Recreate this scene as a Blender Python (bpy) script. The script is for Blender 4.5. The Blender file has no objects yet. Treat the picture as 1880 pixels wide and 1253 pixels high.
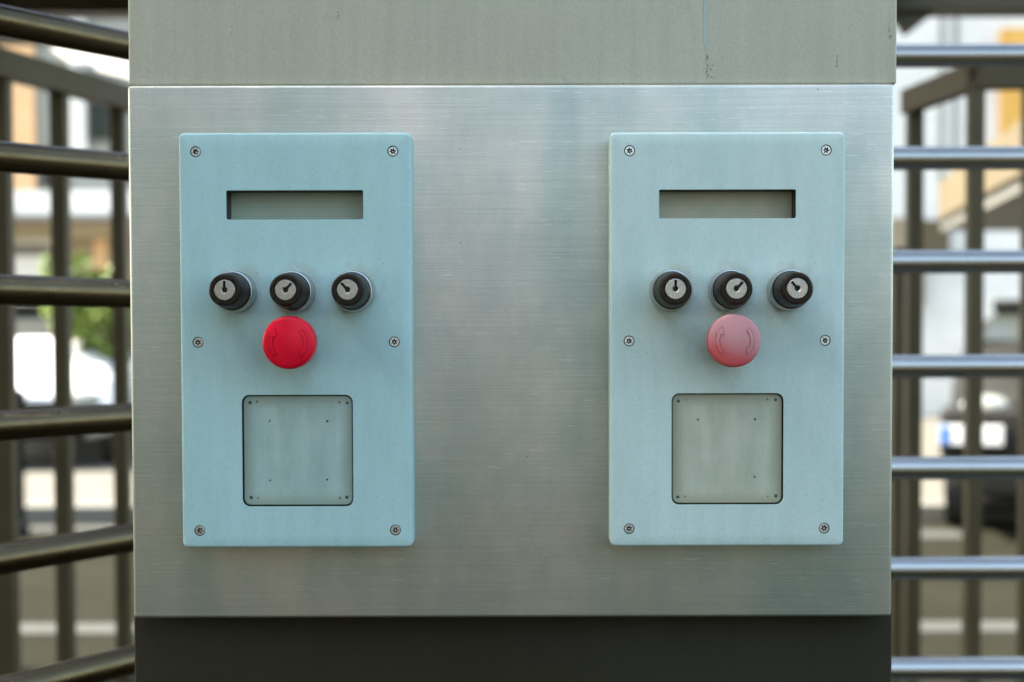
import bpy, bmesh, math, random
from mathutils import Vector, Matrix
R = math.radians
sc = bpy.context.scene
C = sc.collection
random.seed(7)

# ---------------------------------------------------------------- camera
CAM = Vector((0.0, -1.065, 1.30))
FPX, CX, CY = 2611.1, 980.0, 700.0           # focal length and principal point in photo pixels
ROT = Matrix.Rotation(R(90 - 1.95), 4, 'X') @ Matrix.Rotation(R(-0.13), 4, 'Z')
cd = bpy.data.cameras.new('camera')
cam = bpy.data.objects.new('camera', cd); C.objects.link(cam)
cam.matrix_world = Matrix.Translation(CAM) @ ROT
cd.sensor_width = 36; cd.lens = 50
cd.shift_x = -(CX - 940) / 1880; cd.shift_y = (CY - 626.5) / 1880
cd.clip_start = 0.05; cd.clip_end = 600
cd.dof.use_dof = True; cd.dof.focus_distance = 1.045; cd.dof.aperture_fstop = 4.8
sc.camera = cam

# ---------------------------------------------------------------- sky, sun, exposure
SUN = Vector((-0.58, 0.10, 0.79)).normalized()
w = bpy.data.worlds.new('World'); sc.world = w; w.use_nodes = True
nt = w.node_tree
sky = nt.nodes.new('ShaderNodeTexSky'); sky.sky_type = 'NISHITA'; sky.sun_disc = False
sky.sun_elevation = math.asin(SUN.z); sky.sun_rotation = math.atan2(SUN.x, SUN.y)
sky.air_density = 1.0; sky.dust_density = 2.5; sky.ozone_density = 1.0
hz = nt.nodes.new('ShaderNodeMix'); hz.data_type = 'RGBA'; hz.blend_type = 'MULTIPLY'; hz.inputs[0].default_value = 1
hz.inputs[7].default_value = (1.09, 1.02, .875, 1)      # milky, slightly warm summer haze
nt.links.new(sky.outputs[0], hz.inputs[6]); nt.links.new(hz.outputs[2], nt.nodes['Background'].inputs[0])
nt.nodes['Background'].inputs[1].default_value = 0.145
ld = bpy.data.lights.new('sun', 'SUN'); ld.energy = 4.0; ld.angle = R(0.5); ld.color = (1, .93, .82)
lo = bpy.data.objects.new('sun', ld); C.objects.link(lo)
lo.rotation_euler = SUN.to_track_quat('Z', 'Y').to_euler()
sc.view_settings.view_transform = 'Standard'; sc.view_settings.look = 'None'
sc.view_settings.gamma = 1; sc.view_settings.use_curve_mapping = False
sc.view_settings.exposure = 2.72

# ---------------------------------------------------------------- helpers
def P(px, py, Y):
    """photo pixel -> world point on the vertical plane y = Y"""
    d = ROT.to_3x3() @ Vector(((px - CX) / FPX, -(py - CY) / FPX, -1))
    return CAM + d * ((Y - CAM.y) / d.y)

def obj(name, bm, mat, parent=None, smooth=None):
    me = bpy.data.meshes.new(name)
    bmesh.ops.recalc_face_normals(bm, faces=bm.faces)
    if smooth is not None:
        for f in bm.faces: f.smooth = True
        for e in bm.edges:
            if len(e.link_faces) == 2 and e.calc_face_angle(0) > R(smooth): e.smooth = False
    bm.to_mesh(me); bm.free()
    for m in (mat if isinstance(mat, (list, tuple)) else [mat]): me.materials.append(m)
    o = bpy.data.objects.new(name, me); C.objects.link(o)
    if parent is not None: o.parent = parent
    return o

def thing(name, label, cat, loc=(0, 0, 0), rz=0, group=None):
    o = bpy.data.objects.new(name, None); C.objects.link(o)
    o.empty_display_size = .05
    o.location = loc; o.rotation_euler = (0, 0, rz)
    return tag(o, label, cat, group)

def tag(o, label, cat, group=None, kind=None):
    o['label'] = label; o['category'] = cat
    if group: o['group'] = group
    if kind: o['kind'] = kind
    return o

def struct(name, bm, mat, label=None, cat=None):
    o = obj(name, bm, mat); o['kind'] = 'structure'
    if label: o['label'] = label
    if cat: o['category'] = cat
    return o

def bx(bm, x0, x1, y0, y1, z0, z1, bev=0, seg=2):
    r = bmesh.ops.create_cube(bm, size=1)
    vs = r['verts']
    for v in vs:
        v.co = Vector((x0 + (v.co.x + .5) * (x1 - x0), y0 + (v.co.y + .5) * (y1 - y0), z0 + (v.co.z + .5) * (z1 - z0)))
    if bev:
        es = list({e for v in vs for e in v.link_edges})
        bmesh.ops.bevel(bm, geom=es, offset=bev, segments=seg, profile=.5, affect='EDGES')
    return vs

def box(*a, **k):
    bm = bmesh.new(); bx(bm, *a, **k); return bm

def tube(bm, a, b, r, n=28, r2=None):
    a = Vector(a); b = Vector(b); d = (b - a)
    q = d.to_track_quat('Z', 'Y').to_matrix().to_4x4()
    bmesh.ops.create_cone(bm, cap_ends=True, segments=n, radius1=r, radius2=r if r2 is None else r2,
                          depth=d.length, matrix=Matrix.Translation((a + b) / 2) @ q)

def lathe(prof, n=64, knurl=None):
    """profile [(r, y)] turned about the y axis; knurl = (index set, count, depth)"""
    bm = bmesh.new(); rings = []
    for i, (r, y) in enumerate(prof):
        if r < 1e-6:
            rings.append([bm.verts.new((0, y, 0))]); continue
        ring = []
        for k in range(n):
            a = 2 * math.pi * k / n
            rr = r
            if knurl and i in knurl[0]: rr = r - (knurl[1] if k % 2 else 0)
            ring.append(bm.verts.new((rr * math.cos(a), y, rr * math.sin(a))))
        rings.append(ring)
    for A, B in zip(rings, rings[1:]):
        if len(A) == 1 and len(B) == 1: continue
        for k in range(n):
            k2 = (k + 1) % n
            if len(A) == 1: bm.faces.new((A[0], B[k], B[k2]))
            elif len(B) == 1: bm.faces.new((A[k], A[k2], B[0]))
            else: bm.faces.new((A[k], A[k2], B[k2], B[k]))
    return bm

def rrect(x0, x1, z0, z1, r, n=8):
    pts = []
    for cx, cz, a0 in ((x1 - r, z1 - r, 0), (x0 + r, z1 - r, 90), (x0 + r, z0 + r, 180), (x1 - r, z0 + r, 270)):
        for k in range(n + 1):
            a = R(a0 + 90 * k / n)
            pts.append((cx + r * math.cos(a), cz + r * math.sin(a)))
    return pts

def circ(cx, cz, r, n=40):
    return [(cx + r * math.cos(2 * math.pi * k / n), cz + r * math.sin(2 * math.pi * k / n)) for k in range(n)]

def ring(bm, pts, y): return [bm.verts.new((x, y, z)) for x, z in pts]
def bridge(bm, A, B, mi=0):
    n = len(A)
    for k in range(n):
        f = bm.faces.new((A[k], A[(k + 1) % n], B[(k + 1) % n], B[k])); f.material_index = mi
def fill(bm, rings):
    es = []
    for rg in rings:
        for k in range(len(rg)):
            e = bm.edges.get((rg[k], rg[(k + 1) % len(rg)])) or bm.edges.new((rg[k], rg[(k + 1) % len(rg)]))
            es.append(e)
    return bmesh.ops.triangle_fill(bm, edges=es, use_beauty=True)

# ---------------------------------------------------------------- materials
def mat(name, col, rough=.5, metal=0, spec=None, **kw):
    m = bpy.data.materials.new(name); m.use_nodes = True
    b = m.node_tree.nodes['Principled BSDF']
    b.inputs['Base Color'].default_value = (*col, 1); b.inputs['Roughness'].default_value = rough
    b.inputs['Metallic'].default_value = metal
    if spec is not None: b.inputs['Specular IOR Level'].default_value = spec
    for k, v in kw.items(): b.inputs[k.replace('_', ' ')].default_value = v
    return m

def N(m, t, **kw):
    n = m.node_tree.nodes.new(t)
    for k, v in kw.items(): setattr(n, k, v)
    return n
def L(m, a, b): m.node_tree.links.new(a, b)
def BS(m): return m.node_tree.nodes['Principled BSDF']

def noise(m, scale, vec=(1, 1, 1), detail=4, rough=.55, loc=(0, 0, 0)):
    tc = N(m, 'ShaderNodeTexCoord'); mp = N(m, 'ShaderNodeMapping')
    mp.inputs['Scale'].default_value = vec; mp.inputs['Location'].default_value = loc
    L(m, tc.outputs['Object'], mp.inputs['Vector'])
    n = N(m, 'ShaderNodeTexNoise'); n.inputs['Scale'].default_value = scale
    n.inputs['Detail'].default_value = detail; n.inputs['Roughness'].default_value = rough
    L(m, mp.outputs[0], n.inputs['Vector']); return n.outputs['Fac']

def ramp(m, fac, stops):
    r = N(m, 'ShaderNodeValToRGB'); e = r.color_ramp.elements
    while len(e) < len(stops): e.new(.5)
    for i, (p, c) in enumerate(stops):
        e[i].position = p; e[i].color = (*c, 1) if len(c) == 3 else c
    L(m, fac, r.inputs[0]); return r.outputs[0]

def g(v): return (v, v, v)
def mixc(m, a, b, fac, mode='MIX'):
    x = N(m, 'ShaderNodeMix', data_type='RGBA', blend_type=mode)
    for s, v in ((x.inputs[6], a), (x.inputs[7], b), (x.inputs[0], fac)):
        if hasattr(v, 'is_output'): L(m, v, s)
        elif isinstance(v, (int, float)): s.default_value = v
        else: s.default_value = (*v, 1)
    return x.outputs[2]

def bump(m, h, strength, dist=.001, prev=None):
    b = N(m, 'ShaderNodeBump'); b.inputs['Strength'].default_value = strength; b.inputs['Distance'].default_value = dist
    L(m, h, b.inputs['Height'])
    if prev is not None: L(m, prev, b.inputs['Normal'])
    return b.outputs[0]

def specks(m, scale, thr, seedloc=(0, 0, 0)):
    """sparse little dirt dots: 1 where a dot is"""
    tc = N(m, 'ShaderNodeTexCoord'); mp = N(m, 'ShaderNodeMapping'); mp.inputs['Location'].default_value = seedloc
    L(m, tc.outputs['Object'], mp.inputs[0])
    v = N(m, 'ShaderNodeTexVoronoi'); v.inputs['Scale'].default_value = scale
    L(m, mp.outputs[0], v.inputs['Vector'])
    d = N(m, 'ShaderNodeMath', operation='LESS_THAN'); L(m, v.outputs['Distance'], d.inputs[0]); d.inputs[1].default_value = thr
    s = N(m, 'ShaderNodeSeparateColor'); L(m, v.outputs['Color'], s.inputs[0])
    p = N(m, 'ShaderNodeMath', operation='GREATER_THAN'); L(m, s.outputs[0], p.inputs[0]); p.inputs[1].default_value = .86
    q = N(m, 'ShaderNodeMath', operation='MULTIPLY'); L(m, d.outputs[0], q.inputs[0]); L(m, p.outputs[0], q.inputs[1])
    return q.outputs[0]

# brushed stainless sheet of the control housing
def brushed():
    m = mat('brushed_steel', (.5, .5, .5), .4, .92)
    b = BS(m)
    fine = noise(m, 1, (9, 9, 1700), 3, .6)
    mid = noise(m, 1, (7, 7, 760), 4, .6, (3, 0, 1))
    tint_bands = noise(m, 1, (11, 11, 2.0), 4, .5, (1.3, 0, 4))  # heat tint plus soft vertical reflection bands, both put into the colour
    blot2 = noise(m, 1, (16, 16, 9), 4, .6, (7, 0, 2))
    col = ramp(m, tint_bands, [(.34, (.43, .485, .43)), (.5, (.54, .545, .475)), (.66, (.63, .59, .52))])
    col = mixc(m, col, ramp(m, blot2, [(.35, (.80, .86, .87)), (.62, g(1))]), 1.0, 'MULTIPLY')
    col = mixc(m, col, ramp(m, fine, [(.3, g(.86)), (.7, g(1.05))]), .8, 'MULTIPLY')
    col = mixc(m, col, ramp(m, mid, [(.3, g(.93)), (.7, g(1.04))]), .7, 'MULTIPLY')
    gr = noise(m, 1, (700, 700, 1500), 2, .7, (1, 2, 3))
    col = mixc(m, col, ramp(m, gr, [(.3, g(.84)), (.7, g(1.12))]), .7, 'MULTIPLY')
    smg = noise(m, 1, (11, 11, 7), 6, .7, (9, 0, 5))        # dried smears and hand marks
    col = mixc(m, col, (.30, .36, .31), ramp(m, smg, [(.50, g(0)), (.72, g(.35))]))
    fl = noise(m, 1, (55, 55, 1100), 2, .5, (2, 0, 8))      # separate deeper brush strokes
    col = mixc(m, col, g(.78), ramp(m, fl, [(.66, g(0)), (.76, g(.5))]))
    col = mixc(m, col, (.05, .05, .04), specks(m, 60, .028))
    L(m, col, b.inputs['Base Color'])
    L(m, ramp(m, blot2, [(.3, g(.56)), (.7, g(.48))]), b.inputs['Roughness'])
    b.inputs['Anisotropic'].default_value = .35
    tg = N(m, 'ShaderNodeTangent', direction_type='RADIAL', axis='Y')
    # brushing runs along x: the tangent is the x axis itself
    cx = N(m, 'ShaderNodeCombineXYZ'); cx.inputs[0].default_value = 1
    L(m, cx.outputs[0], b.inputs['Tangent'])
    L(m, bump(m, fine, .10, .0003, bump(m, mid, .05, .0004)), b.inputs['Normal'])
    return m
M_BRUSH = brushed()

def cover_metal(name, c0, c1, rough, metal):
    m = mat(name, c0, rough, metal); b = BS(m)
    big = noise(m, 1, (5, 5, 2.5), 4, .55); grain = noise(m, 1, (900, 900, 700), 2, .6)
    vert = noise(m, 1, (120, 120, 6), 3, .6)
    col = ramp(m, big, [(.3, c0), (.68, c1)])
    col = mixc(m, col, ramp(m, grain, [(.3, g(.86)), (.7, g(1.08))]), .7, 'MULTIPLY')
    col = mixc(m, col, ramp(m, vert, [(.3, g(.92)), (.7, g(1.03))]), .8, 'MULTIPLY')
    spot = noise(m, 1, (28, 28, 14), 5, .7, (5, 1, 2))
    col = mixc(m, col, tuple(v * .5 for v in c0), ramp(m, spot, [(.62, g(0)), (.80, g(.5))]))
    col = mixc(m, col, (.05, .05, .04), specks(m, 45, .025, (3, 1, 1)))
    L(m, col, b.inputs['Base Color'])
    L(m, bump(m, grain, .15, .0004), b.inputs['Normal'])
    return m
M_UPPER = cover_metal('blasted_steel', (.43, .43, .335), (.51, .51, .40), .6, .2)
M_LOWER = cover_metal('shaded_satin_steel', (.016, .0135, .0045), (.022, .020, .010), .6, 0)  # much of the shade below the housing is put into this dark base

BS(M_LOWER).inputs['Specular IOR Level'].default_value = .2
# satin anodised face plates
def plate_mat(name, c0, c1, spots, dirt):
    """spots: (x, z, radius, strength) of handled, greasy patches round the controls"""
    m = mat(name, c0, .5, 0, .35); b = BS(m)
    big = noise(m, 9, (1, 1, .6), 4, .6); gr = noise(m, 1400, (1, 1, 1), 2, .6); gr2 = noise(m, 520, (1, 1, 1), 3, .7)
    smear = noise(m, 1, (60, 60, 14), 5, .65, (2, 5, 1))
    col = ramp(m, big, [(.3, c0), (.7, c1)])
    col = mixc(m, col, ramp(m, gr, [(.3, g(.84)), (.7, g(1.10))]), .8, 'MULTIPLY')
    col = mixc(m, col, ramp(m, gr2, [(.3, g(.93)), (.7, g(1.05))]), .8, 'MULTIPLY')
    col = mixc(m, col, ramp(m, smear, [(.35, (.93, .94, .93)), (.65, g(1.02))]), 1.0, 'MULTIPLY')
    tc = N(m, 'ShaderNodeTexCoord'); prev = None
    warp = noise(m, 90, (1, 1, 1), 4, .6, (4, 4, 4))
    for x, z, rad, st in spots:
        d = N(m, 'ShaderNodeVectorMath', operation='DISTANCE'); L(m, tc.outputs['Object'], d.inputs[0]); d.inputs[1].default_value = (x, -TH, z)
        a = N(m, 'ShaderNodeMath', operation='MULTIPLY_ADD'); L(m, warp, a.inputs[0]); a.inputs[1].default_value = rad * .9; L(m, d.outputs['Value'], a.inputs[2])
        q = N(m, 'ShaderNodeMapRange'); L(m, a.outputs[0], q.inputs[0]); q.inputs[1].default_value = rad * .9; q.inputs[2].default_value = rad * 1.6
        q.inputs[3].default_value = st; q.inputs[4].default_value = 0; q.interpolation_type = 'SMOOTHSTEP'
        if prev is None: prev = q.outputs[0]
        else:
            k = N(m, 'ShaderNodeMath', operation='MAXIMUM'); L(m, prev, k.inputs[0]); L(m, q.outputs[0], k.inputs[1]); prev = k.outputs[0]
    col = mixc(m, col, dirt, prev)
    col = mixc(m, col, (.16, .17, .14), specks(m, 70, .03, (1, 2, 3)))
    col = mixc(m, col, (.20, .21, .18), specks(m, 170, .06, (5, 2, 3)))
    L(m, col, b.inputs['Base Color']); L(m, bump(m, gr, .25, .0002), b.inputs['Normal'])
    rr = N(m, 'ShaderNodeMapRange'); L(m, prev, rr.inputs[0]); rr.inputs[3].default_value = .52; rr.inputs[4].default_value = .38
    L(m, rr.outputs[0], b.inputs['Roughness'])
    return m
TH = .020
M_WELL = mat('black_frame', (.025, .025, .022), .5)
M_HOLE = mat('dark_recess', (.012, .014, .014), .6)
M_SCREW = mat('zinc_screw', (.74, .78, .74), .38, 1)
M_COLLAR = mat('satin_collar', (.48, .50, .49), .30, 1)
def barrel_mat():
    m = mat('black_barrel', (.018, .017, .015), .34, 0, .16); b = BS(m)
    n = noise(m, 260, (1, 1, 1), 4)
    L(m, ramp(m, n, [(.3, (.008, .006, .004)), (.75, (.026, .018, .011))]), b.inputs['Base Color'])
    L(m, ramp(m, n, [(.3, g(.30)), (.7, g(.5))]), b.inputs['Roughness']); return m
M_BARREL = barrel_mat()
def lock_mat():
    m = mat('nickel_lock_face', (.6, .59, .56), .3, 1); b = BS(m)
    n = noise(m, 420, (1, 1, 1), 5, .7); n2 = noise(m, 150, (1, 1, 1), 3, .6, (2, 2, 2))
    col = ramp(m, n, [(.3, (.36, .35, .31)), (.6, (.54, .52, .47))])
    col = mixc(m, col, (.34, .27, .16), ramp(m, n2, [(.56, g(0)), (.72, g(.55))]))
    L(m, col, b.inputs['Base Color']); L(m, ramp(m, n, [(.3, g(.5)), (.7, g(.28))]), b.inputs['Roughness'])
    L(m, bump(m, n, .5, .0004), b.inputs['Normal']); return m
M_LOCK = lock_mat()

def display_mat(name, a, c):
    m = mat(name, a, .25); b = BS(m)
    tc = N(m, 'ShaderNodeTexCoord')
    wv = N(m, 'ShaderNodeTexWave', wave_type='BANDS', bands_direction='Z'); wv.inputs['Scale'].default_value = 190
    L(m, tc.outputs['Object'], wv.inputs['Vector'])
    col = mixc(m, ramp(m, noise(m, 22, (1, 1, 1), 2), [(.35, a), (.65, c)]), ramp(m, wv.outputs['Fac'], [(.2, g(.80)), (.8, g(1.05))]), .7, 'MULTIPLY')
    L(m, col, b.inputs['Base Color']); return m
M_LCD = display_mat('lcd_glass', (.33, .43, .34), (.38, .48, .39))
M_LCD2 = display_mat('lcd_glass_warm', (.36, .42, .32), (.50, .50, .36))

def pane_mat(name, a, c, edge):
    """milky reader cover: faint nested-square coil of the board under it"""
    m = mat(name, a, .4, 0, .3); b = BS(m)
    tc = N(m, 'ShaderNodeTexCoord'); s = N(m, 'ShaderNodeSeparateXYZ'); L(m, tc.outputs['Object'], s.inputs[0])
    ax = N(m, 'ShaderNodeMath', operation='ABSOLUTE'); L(m, s.outputs[0], ax.inputs[0])
    az = N(m, 'ShaderNodeMath', operation='ABSOLUTE'); L(m, s.outputs[2], az.inputs[0])
    mx = N(m, 'ShaderNodeMath', operation='MAXIMUM'); L(m, ax.outputs[0], mx.inputs[0]); L(m, az.outputs[0], mx.inputs[1])
    sn = N(m, 'ShaderNodeMath', operation='MULTIPLY'); L(m, mx.outputs[0], sn.inputs[0]); sn.inputs[1].default_value = 2900
    si = N(m, 'ShaderNodeMath', operation='SINE'); L(m, sn.outputs[0], si.inputs[0])
    mr = N(m, 'ShaderNodeMapRange'); L(m, si.outputs[0], mr.inputs[0]); mr.inputs[1].default_value = -1; mr.inputs[2].default_value = 1
    mr.inputs[3].default_value = .955; mr.inputs[4].default_value = 1.025
    cloud = noise(m, 45, (1, 1, .7), 4, .5)
    col = ramp(m, cloud, [(.32, a), (.7, c)])
    col = mixc(m, col, mr.outputs[0], .8, 'MULTIPLY')
    col = mixc(m, col, ramp(m, noise(m, 1, (130, 130, 18), 4, .6, (3, 3, 3)), [(.35, (.90, .93, .92)), (.65, g(1.03))]), 1.0, 'MULTIPLY')
    col = mixc(m, col, ramp(m, noise(m, 900, (1, 1, 1), 2, .6), [(.3, g(.93)), (.7, g(1.05))]), 1.0, 'MULTIPLY')
    # tinted border of the moulded cover
    er = N(m, 'ShaderNodeMapRange'); L(m, mx.outputs[0], er.inputs[0]); er.inputs[1].default_value = .029; er.inputs[2].default_value = .0405
    er.interpolation_type = 'SMOOTHSTEP'
    col = mixc(m, col, edge, er.outputs[0])
    L(m, col, b.inputs['Base Color']); return m
M_PANE = pane_mat('reader_cover', (.30, .42, .375), (.39, .50, .455), (.24, .31, .26))
M_PANE2 = pane_mat('reader_cover_warm', (.37, .41, .32), (.46, .49, .40), (.29, .31, .22))

def red_mat():
    m = mat('red_plastic', (.62, .008, .02), .34, 0, .22); b = BS(m)
    n = noise(m, 70, (1, 1, 1), 4)
    L(m, ramp(m, n, [(.3, (.60, .002, .018)), (.7, (.72, .004, .03))]), b.inputs['Base Color'])
    L(m, ramp(m, n, [(.3, g(.30)), (.7, g(.42))]), b.inputs['Roughness']); return m
M_RED = red_mat()
def faded_mat():
    m = mat('sun_bleached_red_plastic', (.5, .1, .1), .6, 0, .25); b = BS(m)
    tc = N(m, 'ShaderNodeTexCoord'); s = N(m, 'ShaderNodeSeparateXYZ'); L(m, tc.outputs['Object'], s.inputs[0])
    n = noise(m, 85, (1, 1, 1), 4, .6)
    # bleached patch with its own ragged edge over the upper right of the cap
    a = N(m, 'ShaderNodeMath', operation='MULTIPLY_ADD'); L(m, s.outputs[2], a.inputs[0]); a.inputs[1].default_value = 42; a.inputs[2].default_value = .62
    c = N(m, 'ShaderNodeMath', operation='MULTIPLY_ADD'); L(m, s.outputs[0], c.inputs[0]); c.inputs[1].default_value = 16; L(m, a.outputs[0], c.inputs[2])
    d = N(m, 'ShaderNodeMath', operation='MULTIPLY_ADD'); L(m, n, d.inputs[0]); d.inputs[1].default_value = .75; L(m, c.outputs[0], d.inputs[2])
    f = N(m, 'ShaderNodeMapRange'); L(m, d.outputs[0], f.inputs[0]); f.inputs[1].default_value = .25; f.inputs[2].default_value = 1.2; f.interpolation_type = 'SMOOTHSTEP'
    col = mixc(m, (.54, .085, .09), (.46, .225, .235), f.outputs[0])
    L(m, col, b.inputs['Base Color']); return m
M_FADED = faded_mat()
M_ARROW_OUTLINE = mat('dark_red_arrow_outline', (.34, .003, .01), .7, 0, .1)  # dark outline colour imitates edge shadow, so the raised arrows look grooved
M_ARROW_OUTLINE2 = mat('dusty_red_arrow_outline', (.27, .06, .065), .7, 0, .1)  # same painted edge shadow, for the faded button

def tube_mat(r0=.12, r1=.22):
    m = mat('polished_tube', (.43, .44, .42), .16, 1); b = BS(m)
    n = noise(m, 1, (60, 60, 60), 3)
    L(m, ramp(m, n, [(.3, g(r0)), (.7, g(r1))]), b.inputs['Roughness']); return m
M_TUBE = tube_mat()
M_TUBE_DARK = tube_mat(.26, .36); M_TUBE_DARK.name = 'shaded_tube'
BS(M_TUBE_DARK).inputs['Base Color'].default_value = (.105, .08, .045, 1)  # darkened tube copy: dim surroundings on the left are put into the colour
M_CAGE = mat('olive_painted_steel', (.075, .072, .052), .5, .2)
n_ = noise(M_CAGE, 6, (1, 1, 1), 3); L(M_CAGE, ramp(M_CAGE, n_, [(.3, (.048, .036, .012)), (.7, (.066, .052, .020))]), BS(M_CAGE).inputs['Base Color'])
M_ROOF = mat('dark_roof_sheet', (.07, .062, .045), .6)
n_ = noise(M_ROOF, 3, (1, 1, 1), 4); L(M_ROOF, ramp(M_ROOF, n_, [(.3, (.018, .014, .007)), (.7, (.035, .029, .017))]), BS(M_ROOF).inputs['Base Color'])

def grain_mat(name, a, c, scale, rough=.9):
    m = mat(name, a, rough); n = noise(m, scale, (1, 1, 1), 8, .7); n2 = noise(m, scale * .04, (1, 1, 1), 4, .6)
    col = mixc(m, ramp(m, n, [(.3, a), (.7, c)]), ramp(m, n2, [(.3, g(.78)), (.7, g(1.12))]), 1.0, 'MULTIPLY')
    L(m, col, BS(m).inputs['Base Color']); L(m, bump(m, n, .3, .01), BS(m).inputs['Normal']); return m
M_ASPH = grain_mat('shaded_asphalt', (.0115, .0115, .0070), (.018, .0175, .0115), 45)  # near-black base: shade over the road is put into the colour
BS(M_ASPH).inputs['Specular IOR Level'].default_value = .05; BS(M_ASPH).inputs['Roughness'].default_value = 1
M_PAVE = grain_mat('pale_concrete', (.078, .074, .058), (.105, .10, .08), 12)
M_KERB = grain_mat('kerb_stone', (.10, .10, .085), (.14, .14, .12), 20)
M_MARK = grain_mat('road_paint', (.026, .028, .022), (.036, .039, .032), 30)
M_WHITE = grain_mat('white_render', (.66, .64, .58), (.78, .76, .70), 3, .85)
M_GREYW = grain_mat('grey_render', (.24, .24, .205), (.30, .30, .26), 3, .85)
M_BEIGE = grain_mat('beige_render', (.25, .20, .12), (.33, .27, .17), 3, .85)
M_TAN = grain_mat('tan_fascia', (.085, .064, .03), (.115, .09, .045), 4, .8)
M_ORANGE = grain_mat('orange_render', (.62, .33, .06), (.72, .42, .10), 2, .85)
M_DGLASS = mat('window_glass', (.03, .035, .03), .12, 0, .12)
M_GFRAME = mat('grey_window_frame', (.16, .15, .13), .5)
def brick():
    m = mat('orange_brick', (.6, .3, .15), .85); b = BS(m)
    tc = N(m, 'ShaderNodeTexCoord'); mp = N(m, 'ShaderNodeMapping'); mp.inputs['Rotation'].default_value = (R(90), 0, 0)
    L(m, tc.outputs['Object'], mp.inputs[0])
    k = N(m, 'ShaderNodeTexBrick'); k.inputs['Scale'].default_value = 4
    k.inputs['Color1'].default_value = (.60, .33, .12, 1); k.inputs['Color2'].default_value = (.68, .40, .17, 1); k.inputs['Mortar'].default_value = (.6, .5, .4, 1)
    L(m, mp.outputs[0], k.inputs['Vector']); L(m, k.outputs[0], b.inputs['Base Color']); return m
M_BRICK = brick()
M_DBRICK = grain_mat('dark_brown_render', (.10, .085, .06), (.15, .13, .10), 3, .9)
M_LEAF = mat('leaf', (.13, .22, .03), .5, 0, .25)
M_LEAF.node_tree.nodes['Principled BSDF'].inputs['Transmission Weight'].default_value = 0
n_ = noise(M_LEAF, 2.5, (1, 1, 1), 2); L(M_LEAF, ramp(M_LEAF, n_, [(.35, (.06, .105, .015)), (.65, (.19, .25, .05))]), BS(M_LEAF).inputs['Base Color'])
M_BARK = grain_mat('bark', (.10, .08, .05), (.16, .13, .09), 30)
M_TYRE = mat('tyre_rubber', (.02, .02, .02), .8)
M_RIM = mat('alloy_rim', (.4, .4, .4), .3, 1)
M_BLK = mat('black_trim', (.012, .012, .010), .6, 0, .15)
M_LAMP = mat('clear_lamp_glass', (.20, .21, .19), .15, .0, .5)
M_PLW = mat('plate_white', (.75, .75, .72), .4)
M_PLB = mat('plate_blue', (.01, .14, .55), .4)
M_MARKB = mat('blue_grey_streak', (.31, .39, .37), .55)
M_DIRT = mat('grime', (.23, .20, .14), .9)

# ---------------------------------------------------------------- ground
bm = bmesh.new(); bx(bm, -90, 90, -60, 120, -.5, 0)
struct('road', bm, M_ASPH)
DG = lambda py: 1.30 * FPX / (py - 611) - 1.065      # ground distance that shows at a photo row
yk = DG(962)
struct('pavement', box(-60, 60, yk + .16, 80, -.1, .12), M_PAVE)
struct('kerb', box(-60, 60, yk, yk + .16, -.1, .125, bev=.012), M_KERB)
struct('crossing_line', box(-20, 20, DG(1166), DG(1147), -.01, .004), M_MARK)
struct('lane_marking', box(2.1, 2.75, DG(992), DG(977), -.01, .004), M_MARK)
struct('lane_marking', box(-6, -2.15, DG(975), DG(966), -.01, .004), M_MARK)

# ---------------------------------------------------------------- the turnstile pillar
pil = thing('turnstile_pillar', 'wide stainless steel turnstile pillar with brushed control housing between the barred gates', 'pillar', (-.02, .15, 0))
def part(name, bm, m, parent, smooth=None):
    """part built in world coordinates under a thing that is not rotated"""
    off = parent.location.copy()
    if parent.parent: off = parent.location + parent.parent.location
    for v in bm.verts: v.co -= off
    return obj(name, bm, m, parent, smooth)
hTL, hTR, hBL, hBR = P(233, 157, 0), P(1643, 153, 0), P(245, 1136, 0), P(1637, 1134, 0)
hx0 = (hTL.x + hBL.x) / 2; hx1 = (hTR.x + hBR.x) / 2; hz1 = (hTL.z + hTR.z) / 2; hz0 = (hBL.z + hBR.z) / 2
part('control_housing', box(hx0, hx1, 0, .30, hz0, hz1, bev=.0028, seg=4), M_BRUSH, pil, 35)
u0 = P(235, 80, .006).x; u1 = P(1647, 80, .006).x
part('upper_cover', box(u0, u1, .006, .294, hz1 + .0006, 2.42, bev=.002, seg=3), M_UPPER, pil, 35)
l0 = P(246, 1200, .022).x; l1 = P(1638, 1200, .022).x
part('lower_cover', box(l0, l1, .022, .29, .012, hz0 - .0012, bev=.002, seg=3), M_LOWER, pil, 35)
part('base_plate', box(l0 - .05, l1 + .05, -.03, .34, 0, .011, bev=.002), M_CAGE, pil)
# blue streak running down the upper cover and grime under it
bm = bmesh.new()
zz = [0, 30, 60, 85, 96]; ww = [5, 4, 6, 4, 1.5]
prev = None
for y_, w_ in zip(zz, ww):
    a = P(1295 - w_ / 2, y_ - 4, .0055); b = P(1295 + w_ / 2, y_ - 4, .0055)
    cur = [bm.verts.new(a), bm.verts.new(b), bm.verts.new(b + Vector((0, .0015, 0))), bm.verts.new(a + Vector((0, .0015, 0)))]
    if prev:
        for k in range(4): bm.faces.new((prev[k], prev[(k + 1) % 4], cur[(k + 1) % 4], cur[k]))
    else: bm.faces.new(cur)
    prev = cur
bm.faces.new(prev)
part('paint_streak', bm, M_MARKB, pil)
bm = bmesh.new()
for i in range(34):
    t = random.random(); px = 1296 + random.gauss(4, 4) * (.4 + t); py = 100 + 50 * t
    p = P(px, py, .0058); r = random.uniform(.0002, .0006)
    bmesh.ops.create_icosphere(bm, subdivisions=1, radius=r, matrix=Matrix.Translation(p) @ Matrix.Diagonal((1, .4, 1.6, 1)))
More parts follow.
